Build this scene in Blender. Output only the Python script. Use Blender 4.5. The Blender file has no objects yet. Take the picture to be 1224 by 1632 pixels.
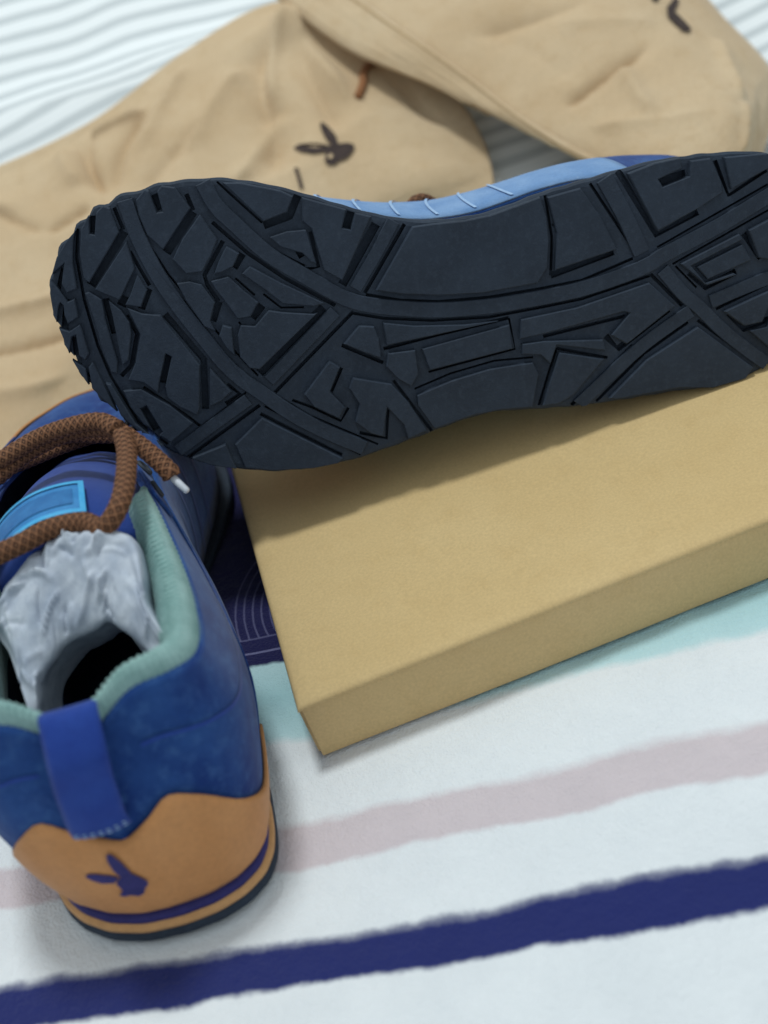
import bpy, bmesh, math, random
import numpy as np
from mathutils import Vector, Matrix, noise

scene = bpy.context.scene
# ---------------------------------------------------------------- camera
PITCH, ROLL, CAM_H = math.radians(37), math.radians(12), 0.30
fw = np.array([0, math.cos(PITCH), -math.sin(PITCH)])
rt0 = np.array([1.0, 0, 0]); up0 = np.array([0, math.sin(PITCH), math.cos(PITCH)])
rt = math.cos(ROLL) * rt0 - math.sin(ROLL) * up0
upv = math.cos(ROLL) * up0 + math.sin(ROLL) * rt0
cam_data = bpy.data.cameras.new('camera')
cam_data.sensor_fit = 'HORIZONTAL'; cam_data.sensor_width = 36.0
cam_data.lens = 36.0 * 1900 / 1224
cam_data.clip_start = 0.01; cam_data.clip_end = 50
cam_data.dof.use_dof = True; cam_data.dof.focus_distance = 0.42; cam_data.dof.aperture_fstop = 9.0
cam = bpy.data.objects.new('camera', cam_data)
scene.collection.objects.link(cam)
cam.matrix_world = Matrix(((rt[0], upv[0], -fw[0], 0), (rt[1], upv[1], -fw[1], 0), (rt[2], upv[2], -fw[2], CAM_H), (0, 0, 0, 1)))
scene.camera = cam
# ---------------------------------------------------------------- light: room bounce + one ceiling lamp
world = bpy.data.worlds.new('World'); scene.world = world; world.use_nodes = True
bg = world.node_tree.nodes['Background']
bg.inputs['Color'].default_value = (0.86, 0.96, 1.0, 1); bg.inputs['Strength'].default_value = 0.57
lamp_data = bpy.data.lights.new('ceiling_lamp', 'AREA')
lamp_data.shape = 'DISK'; lamp_data.size = 0.30; lamp_data.energy = 16.5; lamp_data.color = (0.92, 0.99, 0.985)
lamp = bpy.data.objects.new('ceiling_lamp', lamp_data); scene.collection.objects.link(lamp)
lamp.location = (-0.17, 0.70, 1.74)
lamp.rotation_euler = (Vector((0.02, 0.40, 0)) - Vector(lamp.location)).to_track_quat('-Z', 'Y').to_euler()
vs = scene.view_settings
vs.view_transform = 'Standard'; vs.look = 'None'; vs.exposure = 0.0; vs.gamma = 1.0; vs.use_curve_mapping = False

# ---------------------------------------------------------------- shared maths
def smooth01(t):
    t = min(max(t, 0.0), 1.0)
    return t * t * (3 - 2 * t)

def catmull(pts, t):
    """point on a Catmull-Rom spline through pts, t in 0..1"""
    n = len(pts) - 1
    f = min(max(t, 0.0), 1.0) * n
    i = min(int(f), n - 1)
    w = f - i
    p1, p2 = pts[i], pts[i + 1]
    p0 = pts[i - 1] if i > 0 else [2 * a - b for a, b in zip(p1, p2)]
    p3 = pts[i + 2] if i < n - 1 else [2 * b - a for a, b in zip(p1, p2)]
    w2 = w * w; w3 = w2 * w
    k0, k1, k2, k3 = 0.5 * (-w + 2 * w2 - w3), 0.5 * (2 - 5 * w2 + 3 * w3), 0.5 * (w + 4 * w2 - 3 * w3), 0.5 * (w3 - w2)
    return np.array([a * k0 + b * k1 + c * k2 + d * k3 for a, b, c, d in zip(p0, p1, p2, p3)])

def patch(grid, u, v):
    """bicubic patch through a grid of points: u along a row, v down the rows"""
    return catmull([catmull(r, u) for r in grid], v)

def crease(u, v, a, b, amp, width):
    """soft ridge (amp > 0) or valley along the segment a-b of the u-v square, fading at its ends"""
    ax, ay = a; bx, by = b
    dx, dy = bx - ax, by - ay
    L2 = dx * dx + dy * dy
    t = ((u - ax) * dx + (v - ay) * dy) / L2
    tc = min(max(t, 0), 1)
    d = math.hypot(u - ax - tc * dx, v - ay - tc * dy)
    e = smooth01(min(tc, 1 - tc) * 4 + 0.15)
    return amp * e * (0.65 * math.exp(-1.3 * d / width) + 0.35 / (1 + (d / width) ** 2) ** 1.5)

# ---------------------------------------------------------------- measured data (metres x 10000)
# right shoe sole, tenths of a millimetre: x towards the outer side, y from heel to toe
SOLE_OUTLINE=[(-414,2647),(-449,2613),(-480,2552),(-495,2496),(-515,2428),(-526,2351),(-531,2265),(-525,2147),(-510,2065),(-483,1969),(-454,1886),(-411,1781),(-376,1697),(-343,1608),(-315,1504),(-301,1415),(-300,1303),(-307,1213),(-334,1098),(-356,1018),(-377,893),(-404,733),(-422,620),(-427,506),(-428,392),(-421,255),(-404,174),(-359,98),(-275,41),(-168,9),(-43,0),(93,12),(217,54),(316,123),(374,198),(408,280),(427,402),(425,535),(434,741),(438,909),(430,1076),(419,1218),(430,1326),(449,1410),(469,1483),(493,1579),(522,1700),(541,1797),(553,1940),(548,2092),(523,2205),(492,2317),(451,2415),(392,2498),(324,2567),(256,2623),(199,2670),(148,2706),(88,2735),(28,2755),(-29,2767),(-98,2781),(-154,2788),(-208,2784),(-271,2766),(-332,2733),(-381,2691)]
SOLE_LUGS=[[(-404,2653),(-367,2698),(-318,2738),(-260,2765),(-275,2739),(-290,2717),(-225,2737),(-190,2724),(-203,2683),(-294,2681),(-368,2666)],
 [(-246,2772),(-197,2784),(-143,2785),(-91,2780),(-150,2758),(-171,2743),(-116,2747),(-82,2740),(-104,2696),(-174,2697),(-164,2725),(-210,2747)],
 [(-77,2776),(-27,2765),(24,2755),(-36,2733),(-40,2721),(33,2721),(53,2702),(28,2682),(-83,2695),(-60,2739)],
 [(42,2751),(93,2731),(144,2705),(80,2703)],
 [(154,2698),(200,2665),(252,2620),(122,2656),(56,2676),(76,2697)],
 [(265,2611),(324,2564),(390,2497),(396,2471),(297,2560),(144,2624),(137,2646)],
 [(-406,2636),(-447,2605),(-443,2598),(-387,2606),(-383,2593),(-441,2579),(-457,2574),(-476,2546),(-464,2523),(-380,2505),(-217,2639),(-235,2657),(-319,2657)],
 [(-353,2485),(-310,2480),(-251,2472),(-172,2526),(-147,2544),(-170,2586),(-194,2627)],
 [(-235,2468),(-173,2442),(-114,2474),(-129,2531),(-164,2506)],
 [(-187,2663),(-190,2644),(-159,2604),(-88,2603),(-16,2596),(68,2586),(114,2596),(103,2619),(34,2635),(-99,2649)],
 [(-157,2585),(-114,2544),(-68,2522),(-30,2520),(67,2547),(86,2575),(14,2577),(-91,2580)],
 [(-124,2526),(-96,2473),(-82,2409),(-60,2399),(-12,2371),(46,2335),(112,2298),(270,2321),(296,2337),(256,2397),(218,2434),(176,2436),(71,2397),(60,2413),(161,2452),(201,2463),(154,2509),(138,2565),(78,2528),(-20,2494)],
 [(121,2267),(186,2223),(221,2198),(252,2239),(271,2289)],
 [(173,2521),(250,2421),(322,2352),(387,2446),(353,2487),(341,2474),(241,2514),(248,2534),(322,2509),(309,2535),(239,2573),(172,2589)],
 [(-482,2434),(-515,2398),(-508,2382),(-434,2366),(-435,2350),(-503,2358),(-521,2339),(-511,2293),(-434,2250),(-303,2366),(-361,2415),(-431,2433)],
 [(-415,2220),(-361,2195),(-320,2172),(-263,2205),(-215,2241),(-213,2300),(-269,2340),(-338,2294)],
 [(-190,2291),(-174,2249),(-104,2212),(-42,2237),(0,2223),(-22,2264),(-122,2316),(-187,2339)],
 [(-296,2147),(-265,2103),(-220,2132),(-204,2178),(-202,2205),(-250,2180)],
 [(-182,2221),(-192,2153),(-138,2108),(-88,2059),(-39,2094),(-35,2144),(-97,2176),(-150,2208)],
 [(-218,2074),(-150,1975),(-57,1822),(-49,1868),(-63,1934),(-72,1978),(-123,2029),(-194,2109)],
 [(-46,1981),(-27,1871),(-29,1853),(153,2088),(145,2124),(100,2154),(20,2152),(-17,2135),(-8,2085),(-58,2029)],
 [(-24,2199),(-11,2165),(66,2169),(98,2167),(62,2198),(15,2218)],
 [(-510,2133),(-503,2068),(-463,1935),(-438,1892),(-386,1920),(-362,2007)],
 [(-433,1866),(-375,1714),(-314,1734),(-306,1708),(-361,1686),(-342,1628),(-128,1755),(-173,1818),(-320,1845),(-350,1874)],
 [(-310,1997),(-324,1931),(-322,1861),(-197,1838),(-205,1858),(-240,1887),(-269,1959)],
 [(-292,1490),(-294,1416),(-293,1304),(-301,1213),(-328,1099),(-346,1026),(-274,1007),(-186,1003),(-92,1015),(-42,1053),(-29,1256),(-38,1416),(-58,1550),(-82,1643)],
 [(-341,1003),(-361,880),(-254,812),(-130,755),(-80,990),(-212,976)],
 [(96,1778),(34,1714),(43,1658),(95,1645),(167,1643),(136,1707)],
 [(33,1628),(57,1516),(74,1333),(77,1206),(101,1416),(121,1623)],
 [(145,1496),(93,1165),(187,1158),(231,1474)],
 [(146,1621),(145,1517),(238,1514),(282,1546),(245,1596),(196,1633)],
 [(314,1530),(274,1395),(248,1253),(242,1088),(292,1068),(415,1099),(410,1217),(418,1325),(437,1409),(453,1476),(357,1529)],
 [(264,1942),(149,1834),(179,1797),(264,1843),(329,1795),(371,1823),(315,1911)],
 [(221,1757),(261,1616),(337,1560),(455,1500),(481,1578),(422,1589),(353,1641),(460,1666),(440,1716),(390,1767),(324,1745),(261,1776)],
 [(330,2103),(521,1823),(540,1844),(548,1939),(538,2090),(515,2192),(420,2217)],
 [(448,2378),(412,2248),(514,2220),(491,2305),(457,2381)],
 [(-392,712),(-418,610),(-430,516),(-387,511),(-359,596),(-334,583),(-360,487),(-412,482),(-414,407),(-328,368),(-288,363),(-243,451),(-178,607)],
 [(-412,360),(-409,200),(-391,150),(-359,119),(-352,200),(-295,334)],
 [(-54,527),(-139,303),(-115,287),(-41,481),(24,432),(0,327),(10,307),(38,428)],
 [(-36,466),(-101,291),(-37,256),(16,424)],
 [(-147,272),(-196,148),(-235,33),(-160,16),(-106,140),(-29,186),(-42,233)],
 [(138,367),(88,217),(39,45),(116,36),(144,194),(196,217),(203,288)],
 [(220,273),(213,201),(163,170),(138,51),(228,74),(322,137),(310,177)],
 [(183,462),(337,281),(364,249),(404,281),(425,410),(409,537),(424,776),(416,812),(284,661)],
 [(80,1125),(60,914),(0,641),(98,545),(220,733),(178,793),(105,722),(98,740),(145,1036),(155,1134)],
 [(216,990),(262,818),(386,942),(414,1003),(414,1065),(309,1026)],
 [(170,1126),(168,1042),(189,822),(235,809),(192,996),(262,1023),(222,1059),(211,1129)]]
SOLE_BANDS=[([(-518,2198),(-430,2161),(-365,2107),(-252,2006),(-160,1886),(-94,1795),(-64,1747),(-36,1680),(-10,1569),(14,1420),(21,1260),(18,1144),(1,914),(-37,724),(-67,630),(-95,573),(-175,372),(-256,199),(-331,33)],58),
 ([(-486,2471),(-365,2448),(-217,2398),(-91,2336),(34,2262),(111,2216),(180,2160),(233,2101),(320,2007),(397,1903),(495,1740)],58),
 ([(-24,1792),(201,2063)],48),
 ([(259,2144),(395,2383),(422,2429)],48),
 ([(-94,1714),(-212,1625),(-318,1552)],48),
 ([(-104,663),(-244,721),(-384,791)],63),
 ([(-40,589),(55,516),(115,453),(201,375),(288,280),(360,193)],53),
 ([(123,484),(234,674),(397,885),(431,928)],53),
 ([(99,412),(38,199),(0,23)],53)]
SOLE_SLOTS=[([(-381,2491),(-209,2638)],22),
 ([(-463,2512),(-385,2493)],12),
 ([(-422,2245),(-293,2358)],22),
 ([(-483,2259),(-426,2244)],14),
 ([(-444,2588),(-387,2594)],19),
 ([(-494,2367),(-440,2352)],19),
 ([(-159,2524),(-126,2545)],22),
 ([(-176,2438),(-107,2476)],17),
 ([(-311,2483),(-186,2434)],12),
 ([(-158,2594),(-30,2583)],17),
 ([(-91,2531),(-21,2505),(88,2543),(124,2587)],14),
 ([(-80,2396),(96,2284),(279,2304)],17),
 ([(65,2405),(164,2446)],22),
 ([(172,2514),(301,2369),(342,2330)],10),
 ([(247,2524),(336,2491)],19),
 ([(143,2388),(171,2370),(178,2310)],10),
 ([(-438,1877),(-372,1913),(-350,2008)],19),
 ([(-513,2149),(-359,2012)],7),
 ([(-364,1698),(-302,1725)],19),
 ([(-312,1615),(-114,1757)],22),
 ([(-311,1848),(-185,1834),(-183,1879)],12),
 ([(-248,1967),(-193,1882)],10),
 ([(-234,1904),(-245,1878)],19),
 ([(-312,2156),(-201,2238),(-166,2232),(-105,2201)],14),
 ([(-105,2201),(-37,2233)],19),
 ([(-262,2095),(-216,2132)],19),
 ([(-179,2131),(-112,2071)],7),
 ([(-74,2049),(-32,2091)],19),
 ([(-379,2184),(-260,2075),(-159,1956),(-44,1790)],12),
 ([(-113,2040),(-58,1984),(-50,1902)],7),
 ([(-42,1833),(169,2091)],22),
 ([(-15,1727),(249,2048)],12),
 ([(-24,2141),(41,2091)],7),
 ([(196,2213),(236,2173),(267,2229)],14),
 ([(287,2106),(453,2397)],12),
 ([(234,2149),(371,2380)],7),
 ([(319,2108),(513,1827)],12),
 ([(251,2049),(349,1927),(489,1688)],7),
 ([(293,2089),(520,1757)],7),
 ([(102,1783),(184,1638)],12),
 ([(184,1793),(269,1841)],12),
 ([(336,1784),(382,1817),(320,1912),(282,1986)],10),
 ([(-11,1737),(22,1622),(50,1446),(62,1240),(49,1053),(35,890),(-22,629)],10),
 ([(-70,1676),(-35,1553),(-15,1417),(-10,1234),(-19,1049),(-32,887),(-90,694)],10),
 ([(-75,1680),(-301,1514)],12),
 ([(133,1633),(104,1428),(73,1164)],12),
 ([(73,1164),(190,1148),(238,1476)],7),
 ([(295,1533),(253,1394),(225,1228),(229,1083)],7),
 ([(253,1608),(464,1482)],10),
 ([(360,1640),(469,1655),(435,1753)],12),
 ([(-346,1005),(-196,989),(-63,1001)],10),
 ([(-63,1001),(-122,765)],17),
 ([(-244,986),(-190,918)],7),
 ([(-370,841),(-104,680)],10),
 ([(-402,738),(-165,604),(-230,450)],17),
 ([(-350,590),(-366,493)],22),
 ([(-402,385),(-275,336),(-350,195)],14),
 ([(-120,603),(-299,190)],7),
 ([(-53,548),(-209,185)],7),
 ([(-45,537),(43,459)],7),
 ([(-26,631),(104,514)],12),
 ([(-17,486),(44,426),(0,310)],17),
 ([(-136,279),(-39,215)],17),
 ([(130,387),(56,184)],10),
 ([(149,339),(217,280),(190,184)],17),
 ([(163,458),(350,236)],10),
 ([(156,1041),(116,729)],12),
 ([(181,807),(234,762),(109,566)],17),
 ([(206,994),(264,803)],10),
 ([(206,994),(303,1031),(413,1072)],10),
 ([(228,705),(428,949)],14),
 ([(166,494),(264,663),(425,853)],10),
 ([(-406,2648),(-310,2670),(-162,2670),(5,2651),(124,2623),(298,2553),(394,2461)],10),
 ([(-490,2454),(-341,2420),(-215,2361),(-37,2251),(178,2098)],7),
 ([(-277,2723),(-169,2769)],14),
 ([(-169,2728),(-40,2763)],17),
 ([(-35,2722),(81,2734)],19),
 ([(99,2701),(247,2624)],14)]
LYING_POSE=[[-0.09892, -0.99469, -0.02835, 0.17599], [-0.31476, 0.00425, 0.94916, 0.38381], [-0.944, 0.10282, -0.31351, 0.08121]]
LID_CORNER=[-0.04076, 0.27209, 0.0248]
BAG_A=[[(-2374,6779,722),(-1814,6885,796),(-1205,7030,897),(-557,7314,1108),(40,7462,1222),(547,7227,1042),(803,6924,822)],[(-2364,6481,601),(-1781,6579,673),(-1184,6685,771),(-571,6861,913),(-34,6960,1020),(518,6909,886),(913,6621,678)],[(-2343,5962,393),(-1647,6030,459),(-978,6151,545),(-433,6310,648),(116,6436,732),(532,6454,689),(965,6412,551)],[(-2308,5515,258),(-1685,5584,291),(-1089,5774,344),(-395,5960,425),(168,6044,478),(632,6136,517),(967,6231,451)],[(-2311,5057,24),(-1803,5007,23),(-1151,5505,94),(-457,5789,189),(185,5917,276),(624,6027,348),(939,6069,369)]]
BAG_B=[[(7,7380,1262),(356,6868,1022),(717,6570,868),(1051,6234,705),(1316,5965,581),(1548,5630,477),(1686,5363,421)],[(431,7168,1254),(680,6806,1082),(960,6419,876),(1136,6138,736),(1365,5825,611),(1607,5501,530),(1747,5354,476)],[(952,7342,1386),(1125,6839,1192),(1332,6450,984),(1484,6154,840),(1619,5836,717),(1755,5466,624),(1900,5347,525)],[(1557,7398,1426),(1617,6963,1232),(1827,6606,1074),(1965,6291,930),(2025,5977,813),(2117,5672,723),(2059,5442,551)],[(1924,7674,1411),(2034,7176,1174),(2251,6844,983),(2329,6558,852),(2398,6268,716),(2385,6029,574),(2237,5738,437)],[(1992,7773,1452),(2199,7357,1140),(2397,7061,922),(2500,6831,766),(2613,6471,579),(2527,6192,475),(2320,5821,372)]]
LID_TILT=(-0.0175,-0.1152,0.1274)
EMBLEM_UV=[[(0.6091, 0.4777), (0.6197, 0.4803), (0.6387, 0.4994), (0.6621, 0.5257), (0.6775, 0.545), (0.6602, 0.5461), (0.6332, 0.5341), (0.6165, 0.5076)], [(0.677, 0.4391), (0.6808, 0.449), (0.6826, 0.4763), (0.6846, 0.5134), (0.6818, 0.5384), (0.6709, 0.5306), (0.6649, 0.5055), (0.6651, 0.4755), (0.6695, 0.4524)], [(0.6616, 0.5275), (0.6833, 0.5326), (0.6987, 0.5352), (0.7113, 0.5448), (0.711, 0.5562), (0.6999, 0.5717), (0.6877, 0.5834), (0.6681, 0.5855), (0.6633, 0.5912), (0.652, 0.5872), (0.6468, 0.5718), (0.6533, 0.5525)], [(0.6567, 0.559), (0.6629, 0.5585), (0.6645, 0.5681), (0.6585, 0.5731), (0.6543, 0.5672)]]
BAG_A_STROKES=[[(0.5959, 0.5538), (0.6019, 0.5569), (0.5999, 0.6237), (0.5935, 0.6227)]]
BAG_B_STROKES=[[(0.3481, 0.6678), (0.347, 0.6953), (0.3705, 0.6718), (0.37, 0.6575)], [(0.4007, 0.6748), (0.3603, 0.7335), (0.3763, 0.7347), (0.4229, 0.6833), (0.506, 0.6789), (0.5135, 0.6636), (0.502, 0.6484), (0.436, 0.6521)]]
STANDING_HEEL=(-0.0900,0.2115)
STANDING_YAW=0.1100
LACE_UPPER=[(-0.0322, 0.1278, 0.088), (-0.0202, 0.1283, 0.092), (-0.0065, 0.1349, 0.095), (0.0073, 0.1344, 0.098), (0.0194, 0.1281, 0.1), (0.0254, 0.1218, 0.1), (0.032, 0.1137, 0.096), (0.037, 0.1058, 0.092), (0.0379, 0.1039, 0.09)]
LACE_UPPER_TWIN=[(-0.0304, 0.1311, 0.093), (-0.0163, 0.1305, 0.097), (-0.0027, 0.1331, 0.1), (0.0099, 0.1299, 0.103), (0.0195, 0.126, 0.104), (0.0251, 0.1195, 0.103)]
LACE_LOOP=[(0.0264, 0.1156, 0.104), (0.0269, 0.1043, 0.103), (0.025, 0.0887, 0.102), (0.0216, 0.0796, 0.1), (0.0158, 0.078, 0.096), (0.0103, 0.0836, 0.096), (0.0007, 0.0852, 0.096), (-0.0102, 0.0828, 0.095), (-0.0246, 0.0829, 0.092)]
TISSUE_OUT=[(-0.0244, 0.0759, 0.068), (-0.0193, 0.0796, 0.08), (-0.0092, 0.085, 0.088), (0.0019, 0.085, 0.092), (0.0124, 0.0807, 0.094), (0.0221, 0.0749, 0.092), (0.0245, 0.0632, 0.088), (0.0248, 0.052, 0.083), (0.0274, 0.0397, 0.078), (0.0294, 0.0383, 0.073)]
TISSUE_IN=[(-0.017, 0.0449, 0.06), (-0.0152, 0.0557, 0.064), (-0.0081, 0.0616, 0.068), (-0.0032, 0.0645, 0.07), (0.0047, 0.063, 0.073), (0.0109, 0.0615, 0.076), (0.0152, 0.0555, 0.074), (0.0195, 0.0491, 0.072), (0.023, 0.0432, 0.071), (0.0258, 0.0387, 0.07)]
DRAWSTRING_UV=[(0.8404, 0.1857), (0.8149, 0.225), (0.7965, 0.2853), (0.787, 0.3369), (0.7666, 0.3895)]

# ---------------------------------------------------------------- materials
def lin(c):
    return tuple(((v / 255) / 12.92 if v / 255 <= 0.04045 else ((v / 255 + 0.055) / 1.055) ** 2.4) for v in c) + (1.0,)

class NT:
    def __init__(s, name):
        s.m = bpy.data.materials.new(name); s.m.use_nodes = True
        s.t = s.m.node_tree; s.b = s.t.nodes['Principled BSDF']
    def n(s, kind, **kw):
        o = s.t.nodes.new(kind)
        for k, v in kw.items():
            if k.startswith('i_'):
                o.inputs[k[2:].replace('_', ' ')].default_value = v
            else:
                setattr(o, k, v)
        return o
    def l(s, a, b): s.t.links.new(a, b)
    def math(s, op, a, b=None):
        o = s.n('ShaderNodeMath', operation=op)
        for i, v in enumerate((a, b)):
            if v is None: continue
            if isinstance(v, (int, float)): o.inputs[i].default_value = v
            else: s.l(v, o.inputs[i])
        return o.outputs[0]
    def mix(s, f, a, b):
        o = s.n('ShaderNodeMix', data_type='RGBA')
        for i, v in ((0, f), (6, a), (7, b)):
            if isinstance(v, (int, float, tuple)): o.inputs[i].default_value = v
            else: s.l(v, o.inputs[i])
        return o.outputs[2]
    def noise(s, co, scale, detail=3, rough=0.55):
        o = s.n('ShaderNodeTexNoise'); s.l(co, o.inputs['Vector'])
        o.inputs['Scale'].default_value = scale; o.inputs['Detail'].default_value = detail; o.inputs['Roughness'].default_value = rough
        return o.outputs['Fac']
    def ramp(s, f, stops):
        o = s.n('ShaderNodeValToRGB'); e = o.color_ramp.elements
        while len(e) < len(stops): e.new(0.5)
        for i, (p, c) in enumerate(stops):
            e[i].position = p; e[i].color = c
        s.l(f, o.inputs[0]); return o.outputs[0]
    def bump(s, h, strength, dist):
        o = s.n('ShaderNodeBump'); o.inputs['Strength'].default_value = strength; o.inputs['Distance'].default_value = dist
        s.l(h, o.inputs['Height']); s.l(o.outputs[0], s.b.inputs['Normal']); return o

def surface(name, c1, c2, scale=60, rough=0.8, fine=900, strength=0.4, dist=0.0006, sheen=0.0, spec=0.3, lo=0.35, hi=0.65, c3=None):
    """two-tone mottled surface with a fine bump"""
    k = NT(name); tc = k.n('ShaderNodeTexCoord'); co = tc.outputs['Object']
    a = k.noise(co, scale, 4)
    col = k.ramp(a, [(lo, lin(c1)), (hi, lin(c2))])
    if c3:
        col = k.mix(k.ramp(k.noise(co, scale * 7, 4, 0.7), [(0.5, (0, 0, 0, 1)), (0.75, (0.6, 0.6, 0.6, 1))]), col, lin(c3))
    gr = k.ramp(k.noise(co, fine * 0.55, 3, 0.7), [(0.30, (0.84, 0.84, 0.85, 1)), (0.70, (1.0, 1.0, 1.0, 1))])
    mm = k.n('ShaderNodeMix', data_type='RGBA', blend_type='MULTIPLY'); mm.inputs[0].default_value = 1.0
    k.l(col, mm.inputs[6]); k.l(gr, mm.inputs[7]); col = mm.outputs[2]
    k.l(col, k.b.inputs['Base Color'])
    k.b.inputs['Roughness'].default_value = rough
    k.b.inputs['Specular IOR Level'].default_value = spec
    if sheen:
        k.b.inputs['Sheen Weight'].default_value = sheen; k.b.inputs['Sheen Roughness'].default_value = 0.45
    k.bump(k.noise(co, fine, 3, 0.6), strength, dist)
    return k.m

M = {}
M['suede'] = surface('navy_suede', (24, 54, 118), (48, 88, 150), 30, 0.92, 1700, 0.55, 0.0005, 0.15, 0.12, c3=(72, 112, 166))
M['suede_lit'] = surface('navy_suede_lit', (112, 148, 194), (134, 166, 206), 60, 0.9, 1700, 0.5, 0.0005, 0.1, 0.15)  # paler copy of the navy suede, lamp light painted into its colour
M['tongue'] = surface('tongue_fabric', (34, 62, 140), (44, 74, 152), 70, 0.85, 1800, 0.4, 0.0004, 0.2, 0.2)
M['navy_web'] = surface('navy_webbing', (30, 60, 142), (38, 70, 152), 90, 0.8, 1600, 0.4, 0.0004, 0.2, 0.2)
M['tan'] = surface('tan_nubuck', (196, 136, 82), (205, 145, 91), 60, 0.62, 1200, 0.25, 0.0003, 0.05, 0.35)
M['tan_foam'] = surface('tan_foam', (200, 150, 98), (208, 158, 106), 60, 0.6, 900, 0.15, 0.0003, 0, 0.35)
M['print_navy'] = surface('navy_print', (40, 38, 98), (50, 46, 110), 200, 0.6, 1500, 0.2, 0.0002)
M['rubber'] = surface('black_rubber', (38, 48, 62), (45, 56, 71), 55, 0.72, 1500, 0.45, 0.0004, 0, 0.3, c3=(58, 69, 84))
M['rubber_side'] = surface('rubber_rim', (40, 46, 54), (50, 56, 66), 80, 0.65, 1500, 0.3, 0.0003, 0, 0.4)
M['mint'] = surface('mint_knit', (134, 172, 168), (154, 190, 186), 130, 0.9, 2200, 0.6, 0.0006, 0.25, 0.15, c3=(172, 204, 200))
M['inner'] = surface('dark_lining', (26, 34, 52), (34, 42, 62), 120, 0.95, 1500, 0.4, 0.0004)
M['label'] = surface('blue_label', (52, 128, 190), (66, 142, 202), 150, 0.6, 2000, 0.3, 0.0003)
M['label_edge'] = surface('label_border', (70, 170, 226), (84, 182, 232), 150, 0.55, 2000, 0.2, 0.0002)
M['label_print'] = surface('label_print', (40, 104, 164), (54, 122, 180), 150, 0.6, 2000, 0.2, 0.0002)
M['kraft'] = surface('kraft_board', (209, 179, 127), (214, 185, 134), 14, 0.78, 1800, 0.2, 0.0002, 0, 0.3, c3=(204, 173, 121))
M['tissue'] = surface('tissue_paper', (178, 187, 202), (212, 218, 228), 110, 0.95, 700, 0.15, 0.0003, 0, 0.1, c3=(150, 160, 176))
M['bag'] = surface('tan_nonwoven', (205, 177, 141), (213, 188, 154), 16, 0.88, 1500, 0.6, 0.0005, 0.1, 0.2, c3=(197, 167, 129))
M['seam_thread'] = surface('tan_thread', (168, 140, 104), (184, 156, 118), 300, 0.9, 1500, 0.3, 0.0003)
M['ink'] = surface('dark_brown_ink', (58, 46, 44), (72, 58, 54), 300, 0.8, 1500, 0.2, 0.0002)
M['cord'] = surface('red_brown_cord', (140, 92, 58), (158, 110, 74), 400, 0.85, 1600, 0.5, 0.0005)
M['aglet'] = surface('clear_aglet', (206, 210, 220), (222, 226, 234), 200, 0.25, 900, 0.05, 0.0001, 0, 0.6)
M['thread'] = surface('pale_thread', (150, 180, 216), (164, 192, 224), 400, 0.85, 1500, 0.3, 0.0003)

def lace_material():
    k = NT('braided_lace'); tc = k.n('ShaderNodeTexCoord'); sp = k.n('ShaderNodeSeparateXYZ'); k.l(tc.outputs['UV'], sp.inputs[0])
    u, v = sp.outputs[0], sp.outputs[1]
    a = k.math('SINE', k.math('ADD', k.math('MULTIPLY', u, 2 * math.pi * 5), k.math('MULTIPLY', v, 2 * math.pi)))
    b = k.math('SINE', k.math('SUBTRACT', k.math('MULTIPLY', u, 2 * math.pi * 5), k.math('MULTIPLY', v, 2 * math.pi)))
    h = k.math('MAXIMUM', a, b)
    d = k.math('MULTIPLY', a, b)
    col = k.ramp(h, [(0.1, lin((62, 38, 26))), (0.8, lin((118, 80, 56)))])
    col = k.mix(k.ramp(d, [(0.45, (0, 0, 0, 1)), (0.85, (0.55, 0.55, 0.55, 1))]), col, lin((160, 116, 84)))
    k.l(col, k.b.inputs['Base Color']); k.b.inputs['Roughness'].default_value = 0.75
    k.b.inputs['Specular IOR Level'].default_value = 0.25
    k.bump(k.noise(tc.outputs['Object'], 2500, 2), 0.4, 0.0004)
    return k.m
M['lace'] = lace_material()

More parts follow.
